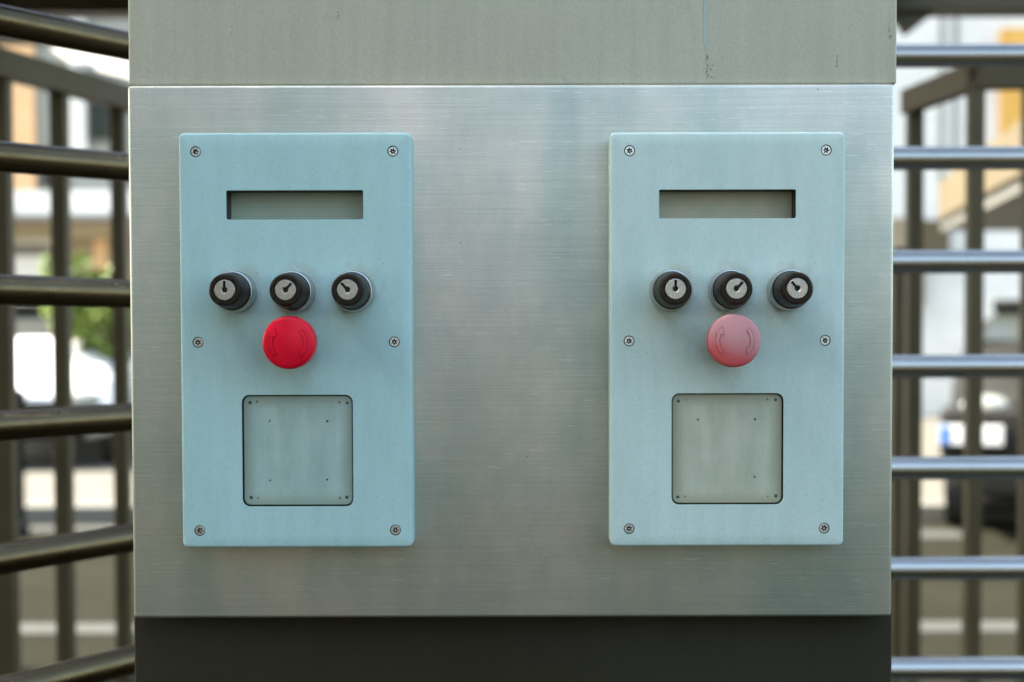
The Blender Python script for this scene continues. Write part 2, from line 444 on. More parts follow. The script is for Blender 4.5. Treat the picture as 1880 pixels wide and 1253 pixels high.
for px, py, n in ((1537, 115, 6), (1632, 50, 8), (1634, 68, 6), (620, 30, 5), (425, 62, 3)):
    for i in range(n):
        p = P(px + random.gauss(0, 1), py + random.gauss(0, 6), .0058)
        bmesh.ops.create_icosphere(bm, subdivisions=1, radius=random.uniform(.0002, .0005), matrix=Matrix.Translation(p) @ Matrix.Diagonal((1, .4, 2, 1)))
o = part('grime', bm, M_DIRT, pil); o['kind'] = 'stuff'

# ---------------------------------------------------------------- control panels
TH = .020                                   # face plate thickness
def dome_y(r):                              # front of the mushroom cap, relative to its rim plane
    return -.0042 * (1 - (r / .019) ** 2)

def make_panel(box_px, disp_px, read_px, keys, btn, screws, label, btn_mat, lcd, pane, extra, plate_cols=((.355, .545, .53), (.39, .58, .565))):
    x0p, x1p, y0p, y1p = box_px
    Yf = -TH
    a = P(x0p, y0p, Yf); b = P(x1p, y1p, Yf)
    cx, cz = (a.x + b.x) / 2, (a.z + b.z) / 2
    t = thing('control_panel', label, 'control panel', (cx, 0, cz), 0, 'control panels on the housing')
    org = Vector((cx, 0, cz))
    def loc(px, py, Y=Yf): return P(px, py, Y) - org
    hw, hh = (b.x - a.x) / 2, (a.z - b.z) / 2
    bm = bmesh.new()
    bev = .0021
    rc = .0042
    rings = [ring(bm, rrect(-hw, hw, -hh, hh, rc), -.0003), ring(bm, rrect(-hw, hw, -hh, hh, rc), -TH + bev)]
    for k in range(1, 4):
        an = R(30 * k); ins = bev * (1 - math.cos(an)); yy = -TH + bev - bev * math.sin(an)
        rings.append(ring(bm, rrect(-hw + ins, hw - ins, -hh + ins, hh - ins, rc - ins), yy))
    for A, B in zip(rings, rings[1:]): bridge(bm, A, B)
    outs = [rings[-1]]
    # display opening
    d0 = loc(disp_px[0], disp_px[2]); d1 = loc(disp_px[1], disp_px[3])
    h = ring(bm, rrect(d0.x, d1.x, d1.z, d0.z, .0012, 4), -TH); outs.append(h)
    h2 = ring(bm, rrect(d0.x, d1.x, d1.z, d0.z, .0012, 4), -TH + .0012); bridge(bm, h, h2)
    # reader opening
    r0 = loc(read_px[0], read_px[2]); r1 = loc(read_px[1], read_px[3])
    h = ring(bm, rrect(r0.x, r1.x, r1.z, r0.z, .0056), -TH); outs.append(h)
    h2 = ring(bm, rrect(r0.x, r1.x, r1.z, r0.z, .0056), -TH + .0012); bridge(bm, h, h2)
    spos = [loc(*s) for s in screws]
    for s in spos:
        h = ring(bm, circ(s.x, s.z, .0040, 28), -TH); outs.append(h)
        h2 = ring(bm, circ(s.x, s.z, .0039, 28), -TH + .0026); bridge(bm, h, h2, 1)
        f = bm.faces.new(h2); f.material_index = 1
    fill(bm, outs)
    sp = []
    for (px, py, ang) in keys:
        c = P(px, py, -TH - .042) - org; sp += [(c.x + .003, c.z + .004, .0185, .55)]
    c = P(btn[0], btn[1], -TH - .04) - org; sp.append((c.x, c.z - .004, .024, .30))
    sp += [(s.x, s.z, .0045, .35) for s in spos]
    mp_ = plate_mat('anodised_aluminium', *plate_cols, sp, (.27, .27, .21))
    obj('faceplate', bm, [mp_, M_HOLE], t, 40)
    # display: dark well > screen
    bm = bmesh.new(); e = .00002
    A = ring(bm, rrect(d0.x - e, d1.x + e, d1.z - e, d0.z + e, .0012, 4), -TH + .0012)
    B = ring(bm, rrect(d0.x - e, d1.x + e, d1.z - e, d0.z + e, .0012, 4), -.0020)
    bridge(bm, A, B)
    disp = obj('display', bm, M_WELL, t)
    bm = bmesh.new(); s_ = ring(bm, rrect(d0.x - .0005, d1.x + .0005, d1.z - .0005, d0.z + .0005, .0012, 4), -.0022)
    s2 = ring(bm, rrect(d0.x - .0005, d1.x + .0005, d1.z - .0005, d0.z + .0005, .0012, 4), -.0010)
    bm.faces.new(s_); bridge(bm, s_, s2); bm.faces.new(s2)
    obj('screen', bm, lcd, disp)
    # reader: dark tray > milky cover > nothing deeper; board dots are sub-parts of the reader
    mcx, mcz = (r0.x + r1.x) / 2, (r0.z + r1.z) / 2; rw, rh = (r1.x - r0.x) / 2, (r0.z - r1.z) / 2
    bm = bmesh.new()
    A = ring(bm, rrect(-rw - e, rw + e, -rh - e, rh + e, .0056), -TH + .0012)
    B = ring(bm, rrect(-rw - e, rw + e, -rh - e, rh + e, .0056), -TH + .0065)
    bridge(bm, A, B); bm.faces.new(B)
    rd = obj('card_reader', bm, M_HOLE, t); rd.location = (mcx, 0, mcz)
    bm = bmesh.new(); gp = .0007
    A = ring(bm, rrect(-rw + gp + .0006, rw - gp - .0006, -rh + gp + .0006, rh - gp - .0006, .0046), -TH + .0024)
    B = ring(bm, rrect(-rw + gp, rw - gp, -rh + gp, rh - gp, .0050), -TH + .0031)
    D = ring(bm, rrect(-rw + gp, rw - gp, -rh + gp, rh - gp, .0050), -TH + .0060)
    bm.faces.new(A); bridge(bm, A, B); bridge(bm, B, D)
    obj('cover', bm, pane, rd, 30)
    for (px, py, rr, mt) in extra:
        p = loc(px, py) - Vector((mcx, 0, mcz))
        bm = lathe([(0, -.00012), (rr * .7, -.00012), (rr, 0), (rr, .0004)], 16)
        for v in bm.verts: v.co += Vector((p.x, -TH + .0024, p.z))
        obj('contact_dot', bm, mt, rd, 30)
    # screws
    for s in spos:
        bm = bmesh.new(); y0 = -TH + .0003
        A = ring(bm, circ(0, 0, .0032, 32), y0); B = ring(bm, circ(0, 0, .0038, 32), y0 + .0005); D = ring(bm, circ(0, 0, .0038, 32), y0 + .002)
        bridge(bm, A, B); bridge(bm, B, D)
        rot = random.random()
        star = [((.0024 if k % 4 in (0, 1) else .0015) * math.cos(2 * math.pi * (k + .5) / 24 + rot), (.0024 if k % 4 in (0, 1) else .0015) * math.sin(2 * math.pi * (k + .5) / 24 + rot)) for k in range(24)]
        S = ring(bm, star, y0); S2 = ring(bm, star, y0 + .0011)
        fill(bm, [A, S]); bridge(bm, S, S2, 1); f = bm.faces.new(S2); f.material_index = 1
        sw = obj('screw', bm, [M_SCREW, M_HOLE], t, 30); sw.location = (s.x, 0, s.z)
        bm = bmesh.new(); bmesh.ops.create_icosphere(bm, subdivisions=2, radius=.0007, matrix=Matrix.Translation((random.uniform(-.0003, .0003), y0 + .0009, -.0003)))
        obj('drive_pin', bm, M_SCREW, sw, 60)
    # key switches
    HC, HB = .016, .042
    for (px, py, ang) in keys:
        c = P(px, py, -TH - HB) - org
        k = thing('key_switch', '', ''); del k['label']; del k['category']; k.parent = t
        bpy.data.objects.remove(k)
        bm = lathe([(.0150, -TH - .0001), (.0152, -TH - .002), (.0147, -TH - HC + .001), (.0143, -TH - HC), (.0137, -TH - HC - .0002), (.0133, -TH - HC + .0008), (.0130, -TH - HC + .003)], 72)
        kc = obj('key_switch', bm, M_COLLAR, t, 40); kc.location = (c.x, 0, c.z)
        bm = lathe([(.0132, -TH - HC + .002), (.0131, -TH - HC - .004), (.0117, -TH - HB + .0035), (.0110, -TH - HB + .0009), (.0102, -TH - HB), (.0082, -TH - HB), (.0078, -TH - HB + .0006), (.0077, -TH - HB + .003)], 72)
        obj('barrel', bm, M_BARREL, kc, 28)
        bm = bmesh.new(); y0 = -TH - HB + .0002; rf = .00745
        A = ring(bm, circ(0, 0, rf - .0005, 56), y0); B = ring(bm, circ(0, 0, rf, 56), y0 + .0004); D = ring(bm, circ(0, 0, rf, 56), y0 + .003)
        bridge(bm, A, B); bridge(bm, B, D)
        # keyhole: round lower part with a slot running to the rim
        kp = []
        rr = .0025; sw_ = .00095
        a0 = math.asin(sw_ / rr)
        for j in range(25):
            an = math.pi / 2 - a0 - (2 * math.pi - 2 * a0) * j / 24
            kp.append((rr * math.cos(an), rr * math.sin(an)))
        kp += [(-sw_, .0065), (sw_, .0065)]
        ca, sa = math.cos(-ang), math.sin(-ang)
        rotp = lambda q, sc_=1: [((x * sc_) * ca - (z * sc_) * sa, (x * sc_) * sa + (z * sc_) * ca) for x, z in q]
        K = ring(bm, rotp(kp), y0)
        kin = [(x * .72, z * .72 if z < .004 else z - .0002) for x, z in kp]
        K2 = ring(bm, rotp(kin), y0 + .0007); K3 = ring(bm, rotp(kin), y0 + .0028)
        fill(bm, [A, K]); bridge(bm, K, K2, 0); bridge(bm, K2, K3, 1); f = bm.faces.new(K3); f.material_index = 1
        # worn stamped characters round the rim
        for q in range(4):
            an = ang * -1 + R(random.choice((150, 210)) + 14 * q); rq = .0053
            bx(bm, rq * math.cos(an) - .0004, rq * math.cos(an) + .0003, y0 - .00012, y0 + .0002, rq * math.sin(an) - .0005, rq * math.sin(an) + .0004)
        obj('lock_face', bm, [M_LOCK, M_HOLE], kc, 35)
    # emergency button
    HBt = .040; Rb = .0188
    c = P(btn[0], btn[1], -TH - HBt) - org
    prof = []
    for i in range(13):
        r_ = (Rb - .0014) * i / 12
        prof.append((r_, -HBt - TH + .0008 - .0030 * (1 - (r_ / Rb) ** 2)))
    yr = prof[-1][1]
    prof += [(Rb - .0006, yr + .0006), (Rb, yr + .0018), (Rb + .0001, yr + .0030), (Rb + .0001, yr + .0130), (Rb - .0008, yr + .0138), (.0125, yr + .0150), (.0125, yr + .017)]
    bm = lathe(prof, 180, (set([15, 16]), .0006))
    eb = obj('emergency_button', bm, btn_mat, t, 45); eb.location = (c.x, 0, c.z)
    def dz(x, z):
        r_ = math.hypot(x, z); return -HBt - TH + .0008 - .0030 * (1 - (r_ / Rb) ** 2)
    for side in (0, 1):
        bm = bmesh.new(); ra = .0122
        def V(x, z, up):
            if side: x, z = -x, -z
            return bm.verts.new((x, dz(x, z) - up, z))
        for grow, H, mi in ((.00038, .00012, 1), (0, .0006, 0)):
            hwid = .00115 + grow; pr = None; n = 16; e_ = math.degrees(grow / ra)
            for i in range(n + 1):
                th = R(222 + e_ - (222 + e_ - 156) * i / n)
                xi, zi, xo, zo = (ra - hwid) * math.cos(th), (ra - hwid) * math.sin(th), (ra + hwid) * math.cos(th), (ra + hwid) * math.sin(th)
                cur = (V(xi, zi, -.0004), V(xi, zi, H), V(xo, zo, H), V(xo, zo, -.0004))
                fs = []
                if pr:
                    for q in range(3): fs.append(bm.faces.new((pr[q], pr[q + 1], cur[q + 1], cur[q])))
                else: fs.append(bm.faces.new(cur))
                for f in fs: f.material_index = mi
                pr = cur
            bm.faces.new(pr).material_index = mi
            tri = [(-.0136, .0048), (-.0090, .0102), (-.0080, .0046)]
            cxx = sum(p[0] for p in tri) / 3; czz = sum(p[1] for p in tri) / 3
            k_ = 1 + grow * 380
            tri = [(cxx + (x - cxx) * k_, czz + (z - czz) * k_) for x, z in tri]
            T1 = [V(x, z, H + .00003) for x, z in tri]; T0 = [V(x, z, -.0004) for x, z in tri]
            bm.faces.new(T1).material_index = mi
            for q in range(3): bm.faces.new((T1[q], T1[(q + 1) % 3], T0[(q + 1) % 3], T0[q])).material_index = mi
        btn_mats = [btn_mat, M_ARROW_OUTLINE if btn_mat is M_RED else M_ARROW_OUTLINE2]
        obj('turn_arrow', bm, btn_mats, eb)
    bm = lathe([(.0145, -TH - .0001), (.0148, -TH - .003), (.0140, -TH - .009), (.0120, -TH - .010), (.0118, -TH - HBt + .016)], 64)
    obj('collar', bm, M_COLLAR, eb, 40)
    return t

M_DOT = mat('solder_dot', (.05, .07, .065), .4, .3)
M_RUST = mat('brown_dot', (.20, .13, .05), .6)
M_PALE = mat('pale_chip', (.55, .62, .60), .5)
make_panel((327, 758, 244, 1005.5), (415, 667, 350, 403), (443.5, 649, 725.5, 930),
           [(411.7, 533, 0), (523.5, 533, R(42)), (637.5, 532.5, R(-42))], (529, 629.5),
           [(359, 279), (721, 278), (363.5, 629), (724, 628), (367, 974.5), (726, 973.5)],
           'left control panel, with the clean bright red emergency button', M_RED, M_LCD, M_PANE,
           [(458, 740, .0013, M_DOT), (470.5, 738, .0010, M_RUST), (636.5, 740.5, .0011, M_DOT), (622.5, 739, .0010, M_RUST),
            (460, 914.5, .0013, M_DOT), (473, 915, .0007, M_RUST), (636, 914, .0013, M_DOT), (623, 915.5, .0010, M_RUST),
            (494, 773.5, .0007, M_DOT), (600, 774, .0009, M_DOT), (495, 883, .0007, M_DOT), (600, 881.5, .0008, M_DOT), (485, 805, .0005, M_PALE)])
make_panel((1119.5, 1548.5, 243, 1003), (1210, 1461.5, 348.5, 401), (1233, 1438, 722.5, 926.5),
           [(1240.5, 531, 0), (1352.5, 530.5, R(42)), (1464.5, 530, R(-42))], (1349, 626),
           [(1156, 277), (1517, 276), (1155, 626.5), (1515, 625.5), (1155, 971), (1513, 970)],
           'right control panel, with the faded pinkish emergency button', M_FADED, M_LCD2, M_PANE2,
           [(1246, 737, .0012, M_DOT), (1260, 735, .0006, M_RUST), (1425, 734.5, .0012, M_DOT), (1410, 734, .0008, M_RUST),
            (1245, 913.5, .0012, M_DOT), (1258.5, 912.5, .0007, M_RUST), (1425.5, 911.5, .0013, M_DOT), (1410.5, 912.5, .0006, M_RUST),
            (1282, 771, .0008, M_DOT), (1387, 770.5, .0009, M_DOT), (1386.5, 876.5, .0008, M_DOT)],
           ((.43, .575, .54), (.48, .615, .58)))  # paler base: brighter light on the right panel is put into the colour

# ---------------------------------------------------------------- turnstile bars
def tline(px, D0, px0, D1, px1):
    i = 1 / D0 + (1 / D1 - 1 / D0) * (px - px0) / (px1 - px0); return 1 / i
RT = .0155
rot = thing('turnstile_gate', 'dark turnstile gate left of the pillar, its bars sloping towards the camera', 'turnstile gate', (-.37, .70, 0), 0, 'barred turnstile gates beside the pillar')
rowsL = [(38, 86), (288, 308), (532, 540), (782, 766), (1027, 988), (1272, 1212)]
D0, D1 = 1.41, 1.548
far = tline(262, D0, 0, D1, 240)
zs = []
for y0, y1 in rowsL:
    a = P(0, y0, D0 - 1.065); b = P(240, y1, D1 - 1.065)
    d = b - a
    a2 = a - d * 1.1; b2 = b + d * 1.6
    bm = bmesh.new(); tube(bm, a2, b2, RT); part('bar', bm, M_TUBE_DARK, rot, 40); end = b2
for k in (-1, 1):      # bars above and below the picture
    bm = bmesh.new(); 
    zz_ = 135 / 1000
    tube(bm, (a2.x, a2.y, P(0, 38, D0 - 1.065).z + (.135 * (k > 0)) if k > 0 else a2.z - .135), (b2.x, b2.y, (P(0, 38, D0 - 1.065).z + .135) if k > 0 else b2.z - .135), RT)
    part('bar', bm, M_TUBE_DARK, rot, 40)
bm = bmesh.new(); tube(bm, (end.x, end.y, 0), (end.x, end.y, 2.4), .045, 36); part('shaft', bm, M_TUBE_DARK, rot, 40)

rot2 = thing('turnstile_gate', 'shiny turnstile gate right of the pillar, its bars level and reflecting blue sky', 'turnstile gate', (.24, .82, 0), 0, 'barred turnstile gates beside the pillar')
rowsR = [103, 291, 481, 673, 860, 1044, 1228]
Yr = 1.885 - 1.065
for y0 in rowsR:
    a = P(1760, y0, Yr); bm = bmesh.new(); tube(bm, (.24, Yr, a.z), (1.02, Yr, a.z), RT, 32); part('bar', bm, M_TUBE, rot2, 40)
for zz_ in (P(1760, 103, Yr).z + .1365, P(1760, 1228, Yr).z - .135, P(1760, 1228, Yr).z - .27):
    bm = bmesh.new(); tube(bm, (.24, Yr, zz_), (1.02, Yr, zz_), RT, 32); part('bar', bm, M_TUBE, rot2, 40)
bm = bmesh.new(); tube(bm, (.24, Yr, 0), (.24, Yr, 2.4), .045, 36); part('shaft', bm, M_TUBE, rot2, 40)

# ---------------------------------------------------------------- cage frames behind the gates
def cage(label, rail_pts, posts, x_dir, name='cage_frame', wdt=.040, extra_rail=None):
    t = thing(name, label, 'steel frame', (rail_pts[0].x, rail_pts[0].y, 0), 0, 'steel cage frames behind the bars')
    for a, b in zip(rail_pts, rail_pts[1:]):
        d = (b - a); bm = bmesh.new(); bx(bm, -.02, .02, 0, d.length, -.032, .032, bev=.003)
        q = Vector((d.x, d.y, d.z)).to_track_quat('Y', 'Z').to_matrix().to_4x4()
        bm.transform(Matrix.Translation(a) @ q); part('top_rail', bm, M_CAGE, t)
    for p, w_, zt in posts:
        bm = box(p.x - w_ / 2, p.x + w_ / 2, p.y - .02, p.y + .02, 0, zt, bev=.003); part('post', bm, M_CAGE, t)
    return t
def Lr(px): return tline(px, 3.20, 20, 3.80, 235)
def railz(px, py, D): return P(px, py, D - 1.065)
a = railz(20, 122, Lr(20)); b = railz(235, 182, Lr(235))
d = b - a
pts = [a - d * 2.0, b + d * .25]
posts = []
for px, w_ in ((6, .045), (114, .038), (222, .038)):
    D = Lr(px); p = P(px, 600, D - 1.065); posts.append((p, w_, P(px, 122 + (px - 20) * .28, D - 1.065).z - .01))
cage('olive steel cage frame behind the left turnstile gate', pts, posts, 1)
def Rr(px): return tline(px, 3.75, 1670, 3.40, 1790)
a = railz(1672, 186, Rr(1672)); b = railz(1790, 141, Rr(1790))
d = b - a
c_ = P(1960, 128, 3.38 - 1.065)
pts = [a - d * .06, b, Vector((c_.x, c_.y, b.z))]
posts = []
for px, w_, tp in ((1677, .040, 186), (1788, .036, 141), (1893, .045, 130)):
    D = Rr(px) if px < 1800 else 3.39; p = P(px, 600, D - 1.065); posts.append((p, w_, P(px, tp, D - 1.065).z - .01))
cage('olive steel cage frame behind the right turnstile gate', pts, posts, 1)
# short broad post between pillar and frame
p = P(1657, 600, 4.3 - 1.065)
o = obj('gate_post', box(p.x - .035, p.x + .035, p.y - .035, p.y + .035, 0, P(1657, 455, p.y).z, bev=.004), M_CAGE)
tag(o, 'short dark steel post just right of the pillar edge, behind the cage frame', 'post')

# ---------------------------------------------------------------- canopy overhead
can = thing('canopy', 'dark flat canopy roof over the turnstile, seen along the top of the picture, with unseen sheets added for shade', 'canopy', (0, 1.6, 0))
ZR = 2.47
part('roof_or_shade_sheet', box(-3.0, -.02, .03, 1.3, ZR, ZR + .05), M_ROOF, can)
part('roof_or_shade_sheet', box(-.014, 1.35, .03, .56, ZR, ZR + .05), M_ROOF, can)
part('roof_or_shade_sheet', box(-3.0, -.95, -1.5, .024, ZR, ZR + .05), M_ROOF, can)  # unseen sheet added to cut sky light from the left
part('roof_or_shade_sheet', box(-5.2, -1.86, 1.306, 4.75, ZR, ZR + .05), M_ROOF, can)
for y_ in (.07, 1.26):
    part('beam', box(-3.0, 1.35, y_ - .03, y_ + .03, ZR - .10, ZR - .002, bev=.004), M_CAGE, can)
part('roof_or_shade_sheet', box(-1.80, 1.30, 2.0, 3.99, ZR + .146, ZR + .19), M_ROOF, can)  # unseen sheet added to keep sun off the right cage posts
part('beam', box(-5.2, 5.5, 4.0, 4.12, P(1760, 19, 4.0).z, ZR + .16, bev=.004), M_CAGE, can)
for x_ in (-1.83, -.95, .35, 1.32):
    part('rafter', box(x_ - .03, x_ + .03, 1.30, 3.99, ZR + .055, ZR + .14, bev=.004), M_CAGE, can)
for px, py in ((-2.95, -1.4), (-5.1, 4.06), (5.4, 4.06)):
    part('column', box(px - .04, px + .04, py - .04, py + .04, 0, ZR - .11, bev=.004), M_CAGE, can)
# diagonal corner brace seen at the top right
Yb = 4.05
a = P(1630, 78, Yb); b = P(1716, 8, Yb)
bm = bmesh.new(); d = b - a; bx(bm, -.02, .02, 0, d.length, -.10, .0, bev=.003)
bm.transform(Matrix.Translation(a + Vector((0, 0, .1))) @ d.to_track_quat('Y', 'Z').to_matrix().to_4x4()); part('brace', bm, M_CAGE, can)

# ---------------------------------------------------------------- vehicles
def car(label, loc, yaw, paint, plate=True, plate_off=0, tall=0):
    """front of the car at local x=0 facing -x; length along +x"""
    t = thing('parked_car', label, 'car', loc, yaw, 'cars parked beyond the gates')
    st = [(0.00, .60, .34, .52, .62, .45), (.05, .74, .26, .58, .70, .55), (.30, .85, .20, .66, .80, .66), (.80, .88, .20, .82, .93, .72),
          (1.0, .88, .20, .88, 1.00, .72), (1.60, .88, .20, .92, 1.42, .68), (2.9, .88, .20, .93, 1.45, .66), (3.55, .86, .20, .93, 1.34, .60),
          (3.95, .83, .24, .92, 1.02, .60), (4.1, .72, .34, .80, .88, .52)]
    st = [(x, w_, zb, zs_ + tall, zt + (tall if x < 1.5 else tall * .25), wr) for x, w_, zb, zs_, zt, wr in st]
    bm = bmesh.new(); rows = []
    for x, w_, zb, zs_, zt, wr in st:
        half = [(w_ * .86, zb), (w_, zb + .13), (w_ * 1.0, (zb + zs_) / 2 + .05), (w_ * .985, zs_), (wr, zt - .015), (wr * .5, zt + .01)]
        rows.append([bm.verts.new((x, s * y, z)) for s, seq in ((1, half), (-1, half[::-1])) for y, z in seq])
    for A, B in zip(rows, rows[1:]):
        n = len(A)
        for k in range(n): bm.faces.new((A[k], A[(k + 1) % n], B[(k + 1) % n], B[k]))
    bm.faces.new(rows[0]); bm.faces.new(rows[-1][::-1])
    body = obj('body', bm, paint, t, 179)
    ss = body.modifiers.new('round', 'SUBSURF'); ss.levels = 2; ss.render_levels = 2
    # glass
    def quad(name, pts, m=M_DGLASS, th=.012):
        bm = bmesh.new(); v = [Vector(p) for p in pts]; n_ = (v[1] - v[0]).cross(v[2] - v[0]).normalized() * th
        A = [bm.verts.new(p + n_) for p in v]; B = [bm.verts.new(p - n_) for p in v]
        bm.faces.new(A); bm.faces.new(B[::-1])
        for k in range(len(v)): bm.faces.new((A[k], A[(k + 1) % len(v)], B[(k + 1) % len(v)], B[k]))
        return obj(name, bm, m, t)
    quad('windscreen', [(1.03, -.68, 1.01 + tall), (1.03, .68, 1.01 + tall), (1.53, .60, 1.375 + tall * .25), (1.53, -.60, 1.375 + tall * .25)])
    obj('roof_edge', box(1.47, 1.66, -.62, .62, 1.385 + tall * .25, 1.475 + tall * .25, bev=.03, seg=3), M_BLK, t, 60)
    for s in (-1, 1):
        quad('side_window', [(1.62, s * .815, .99), (2.78, s * .83, .99), (2.72, s * .70, 1.36), (1.85, s * .70, 1.34)])
        quad('side_window', [(2.86, s * .83, .99), (3.6, s * .80, .99), (3.35, s * .66, 1.29), (2.80, s * .70, 1.36)])
        bm = bmesh.new(); bmesh.ops.create_icosphere(bm, subdivisions=3, radius=1, matrix=Matrix.Translation((.10, s * .62, .60 + tall)) @ Matrix.Diagonal((.12, .17, .085, 1)))
        obj('headlight', bm, M_LAMP, t, 60)
        bm = box(1.20, 1.36, s * .99 - .10, s * .99 + .10, .98, 1.10, bev=.035, seg=3); obj('mirror', bm, M_BLK, t)
        for x in (.78, 3.25):
            bm = bmesh.new(); tube(bm, (x, s * .70, .31), (x, s * .89, .31), .31, 40); wh = obj('wheel', bm, M_TYRE, t, 40)
            bm = bmesh.new(); tube(bm, (x, s * .87, .31), (x, s * .90, .31), .20, 32); obj('rim', bm, M_RIM, wh, 40)
    obj('bumper', box(-.03, .16, -.66, .66, .26, .42, bev=.05, seg=3), M_BLK, t, 60)
    obj('grille', box(-.04, .25, -.90, .90, .50, .83, bev=.05, seg=3) if tall else box(-.015, .1, -.42, .42, .52, .60, bev=.02), M_BLK, t, 60)
    if plate:
        po = plate_off + .05
        pl = obj('number_plate', box(-.062, -.043, po - .19, po + .19, .44 + plate - 1, .56 + plate - 1, bev=.004), M_PLW, t)
        obj('plate_band', box(-.065, -.042, po + .13, po + .185, .445 + plate - 1, .555 + plate - 1, bev=.002), M_PLB, pl)
    return t
M_CARD = mat('dark_olive_car_paint', (.012, .012, .009), .6, 0, .12)
M_CARS = mat('silver_car_paint', (.42, .44, .44), .35, .6, Coat_Weight=.5, Coat_Roughness=.1)
M_CARW = mat('white_car_paint', (.72, .73, .72), .35, 0, Coat_Weight=.5, Coat_Roughness=.1)
# dark car: far front corner shows at photo x 1727, 9 m away
yaw = R(90 - 19)                       # local -x (its front) points left of and towards the camera
cn = P(1727, 800, 9.0 - 1.065); cn.z = 0
ax = Vector((math.cos(yaw), math.sin(yaw), 0)); ay = Vector((-math.sin(yaw), math.cos(yaw), 0))
org_ = cn - ay * .90 - ax * .12
car('dark olive car parked beyond the right gate, its number plate showing between the posts', org_, yaw, M_CARD, 1.16, .66, .22)
c1 = P(10, 830, 12.2 - 1.065); c1.z = .12
car('white car parked beyond the left gate, facing the camera under the tree', c1, R(90 + 6), M_CARW, 0)
c1 = P(255, 830, 14.6 - 1.065); c1.z = .12
car('silver car parked behind the white car, half hidden by the pillar', c1, R(90 - 25), M_CARS, 0)

# ---------------------------------------------------------------- left building
def building_box(px0, px1, py0, py1, Y, depth, proud=0):
    a = P(px0, py0, Y - proud); b = P(px1, py1, Y - proud)
    return (a.x, b.x, Y - proud, Y + depth, b.z, a.z)
YL = 17.0
bl = thing('building', 'brick and white rendered apartment building beyond the left gate', 'building', (-5.5, YL + 3, 0), 0, 'buildings across the road')
def bp(name, px0, px1, py0, py1, m, proud=0, depth=4, par=bl, Y=YL, z0=None):
    x0, x1, y0, y1, za, zb = building_box(px0, px1, py0, py1, Y, depth, proud)
    if z0 is not None: za = z0
    return part(name, box(x0, x1, y0, y1, za, zb), m, par)
bp('wall', -700, 700, -500, 760, M_GREYW, 0, 8, z0=0)
bp('brick_panel', -260, 64, -300, 352, M_BRICK, .08, .07)
bp('white_pier', 122, 156, -300, 290, M_WHITE, .12, .11)
bp('balcony_slab', -600, 620, 352, 396, M_WHITE, .9, .89)
bp('balcony_rail', -600, 620, 396, 402, M_GFRAME, .95, .03)
bp('fascia', -600, 620, 402, 434, M_BEIGE, .5, .49)
bp('shop_wall', 118, 620, 436, 600, M_BEIGE, .06, .05)
w1 = bp('window', 158, 206, 176, 262, M_GFRAME, .05, .04)
def sub(name, px0, px1, py0, py1, m, proud, depth, parent, base, Y):
    x0, x1, y0, y1, za, zb = building_box(px0, px1, py0, py1, Y, depth, proud)
    bm = box(x0, x1, y0, y1, za, zb)
    for v in bm.verts: v.co -= base.location
    return obj(name, bm, m, parent)
sub('pane', 163, 201, 186, 256, M_DGLASS, .07, .015, w1, bl, YL)
w1 = bp('window', 74, 122, 306, 346, M_GFRAME, .05, .04); sub('pane', 78, 118, 309, 343, M_DGLASS, .07, .015, w1, bl, YL)
w1 = bp('shop_window', -60, 98, 440, 560, M_WHITE, .06, .05); sub('pane', -52, 92, 450, 470, M_GFRAME, .08, .015, w1, bl, YL)
bp('door', 172, 196, 420, 560, M_BRICK, .08, .02)
bp('white_wall', -60, 80, 570, 720, M_WHITE, .7, .6)
# pale shade sail between frame and roof
sa = [P(95, 92, 5.2), P(330, 112, 5.2), P(330, 172, 4.6), P(150, 128, 4.6)]
bm = bmesh.new(); A = [bm.verts.new(p) for p in sa]; B = [bm.verts.new(p + Vector((0, 0, .012))) for p in sa]
bm.faces.new(A); bm.faces.new(B[::-1])
for k in range(4): bm.faces.new((A[k], A[(k + 1) % 4], B[(k + 1) % 4], B[k]))
o = obj('awning', bm, M_GREYW); tag(o, 'pale slanting awning seen above the left cage rail', 'awning')

# ---------------------------------------------------------------- right building
YRb = 19.0
br = thing('building', 'bright white building with an orange panel beyond the right gate', 'building', (7.5, YRb + 3, 0), 0, 'buildings across the road')
def rp(name, *a, **k): return bp(name, *a, par=br, Y=YRb, **k)
rp('wall', 1350, 2600, -600, 760, M_WHITE, z0=0)
rp('orange_panel', 1842, 2300, 52, 282, M_ORANGE, .15, .14)
rp('groove', 1729, 1733, -300, 330, M_GREYW, .02, .015)
rp('groove', 1753, 1758, -300, 330, M_GREYW, .02, .015)
rp('shutter', 1698, 1744, 404, 466, M_TAN, .3, .28)
rp('doorway_pier', 1640, 1697, 400, 560, M_BEIGE, .2, .18)
# long tan porch roof reaching towards the camera on the right
pr = thing('porch_roof', 'tan porch roof slanting out from the white building on the right', 'porch roof', (5, 13, 0))
zb_ = P(1730, 398, 14.5).z
bm = bmesh.new()
q0 = P(1722, 395, 15.0); q1 = P(1905, 395, 9.6)
lo_ = [(q0.x, q0.y), (q1.x, q1.y), (q1.x + 5, q1.y), (q0.x + 6, q0.y)]
A = [bm.verts.new((x, y, zb_)) for x, y in lo_]; B = [bm.verts.new((x, y, zb_ + .42)) for x, y in lo_]
bm.faces.new(A); bm.faces.new(B[::-1])
for k in range(4): bm.faces.new((A[k], A[(k + 1) % 4], B[(k + 1) % 4], B[k]))
part('roof_slab', bm, M_TAN, pr)
bm = bmesh.new(); lo2 = [(x + .05, y + .05) for x, y in lo_]
A = [bm.verts.new((x, y, zb_ - .12)) for x, y in lo2]; B = [bm.verts.new((x, y, zb_ - .004)) for x, y in lo2]
bm.faces.new(A); bm.faces.new(B[::-1])
for k in range(4): bm.faces.new((A[k], A[(k + 1) % 4], B[(k + 1) % 4], B[k]))
part('soffit', bm, M_KERB, pr)
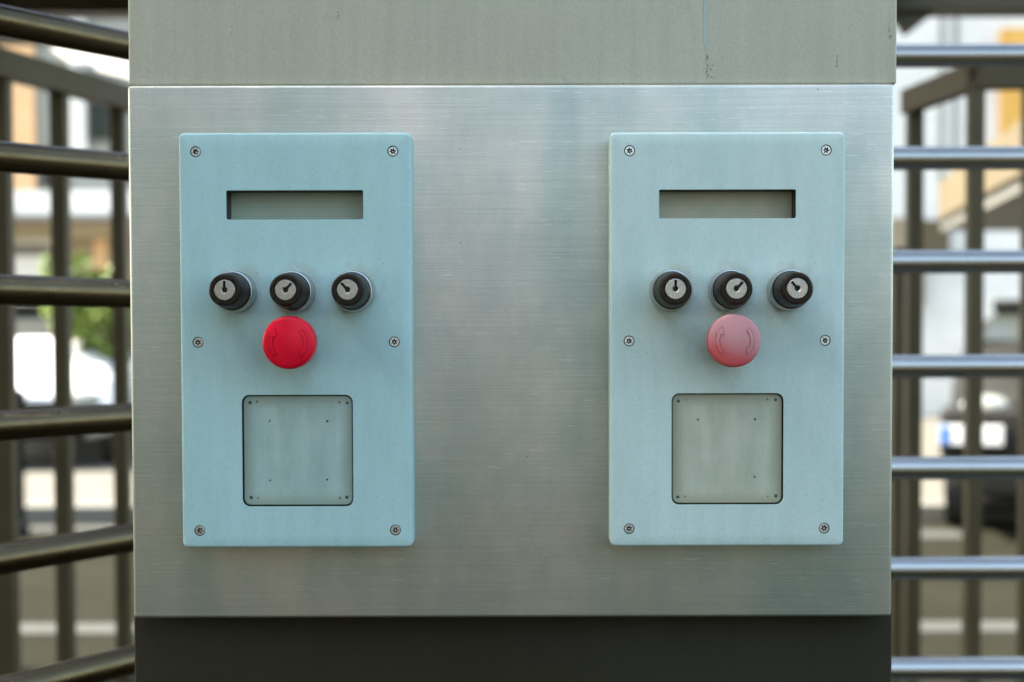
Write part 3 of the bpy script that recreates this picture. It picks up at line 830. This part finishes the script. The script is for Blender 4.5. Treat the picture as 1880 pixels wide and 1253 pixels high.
part('column', box(q0.x + 5.6, q0.x + 5.9, q0.y - .5, q0.y - .2, .12, zb_ - .13), M_WHITE, pr)

# ---------------------------------------------------------------- tree
Yt = 12.2
tc_ = P(192, 582, Yt)
tr = thing('tree', 'bright green leafy street tree beyond the left gate', 'tree', (tc_.x, Yt, .12))
bm = bmesh.new()
base = Vector((tc_.x, Yt, .12)); top = Vector((tc_.x + .05, Yt, tc_.z + .2))
tube(bm, base, base.lerp(top, .6), .07, 12, .05); tube(bm, base.lerp(top, .58), top, .05, 12, .02)
for k in range(6):
    s_ = base.lerp(top, .5 + .07 * k); a_ = k * 2.4
    tube(bm, s_, s_ + Vector((math.cos(a_) * .45, math.sin(a_) * .45, .35)), .022, 8, .008)
part('trunk', bm, M_BARK, tr, 50)
bm = bmesh.new()
cl = [(Vector((random.gauss(0, .16), random.gauss(0, .2), random.gauss(0, .19))), random.uniform(.14, .28)) for _ in range(24)]
for c0_, rad in cl:
    for _ in range(150):
        v = Vector((random.gauss(0, 1), random.gauss(0, 1), random.gauss(0, 1))).normalized() * rad * random.random() ** .4
        p = tc_ + c0_ + v; n_ = Vector((random.gauss(0, 1), random.gauss(0, 1), random.gauss(0, 1) + .6)).normalized()
        u = n_.orthogonal().normalized(); u = Matrix.Rotation(random.random() * 6.28, 3, n_) @ u; v2 = n_.cross(u)
        s = random.uniform(.022, .042)
        bm.faces.new([bm.verts.new(p + u * s * 1.6), bm.verts.new(p + v2 * s), bm.verts.new(p - u * s * 1.6), bm.verts.new(p - v2 * s)])
part('crown', bm, M_LEAF, tr)

# dark bollard half hidden by the leftmost frame post
p = P(36, 940, DG(985)); 
bm = lathe([(.0, -.95), (.035, -.94), (.05, -.90), (.05, -.80), (.035, -.78), (.035, -.1), (.06, -.08), (.06, 0)], 24)
bm.transform(Matrix.Rotation(R(-90), 4, 'X') @ Matrix.Rotation(0, 4, 'Z'))
o = obj('bollard', bm, M_BLK, None, 40); o.location = (p.x, p.y, 0); o.rotation_euler = (0, 0, 0)
tag(o, 'dark bollard at the roadside beside the leftmost frame post', 'bollard')

# ---------------------------------------------------------------- unseen buildings added behind the camera to block low sky and shape reflections
bb = thing('building', 'tall dark brown building added unseen behind the camera, left half, to block low sky and darken the steel', 'building', (-9, -17, 0), 0, 'buildings across the road')
part('wall', box(-24, -1.0, -22, -14, 0, 12), M_DBRICK, bb)
part('roof', box(-24.3, -.7, -22.3, -13.7, 12, 12.3), M_TAN, bb)
for k in range(7):
    for j in range(4):
        part('window', box(-23 + k * 3.1, -21.6 + k * 3.1, -14.02, -13.96, 1.2 + j * 2.7, 2.8 + j * 2.7), M_DGLASS, bb)
b2 = thing('building', 'lower white building added unseen behind the camera, right half, to block low sky and brighten the steel', 'building', (10, -20, 0), 0, 'buildings across the road')
part('wall', box(1.5, 24, -26, -19, 0, 8), M_WHITE, b2)
part('roof', box(1.2, 24.3, -26.3, -18.7, 8, 8.2), M_TAN, b2)
for k in range(6):
    for j in range(3):
        part('window', box(2.5 + k * 3.4, 4.2 + k * 3.4, -19.02, -18.96, 1.0 + 2.5 * j, 2.2 + 2.5 * j), M_DGLASS, b2)
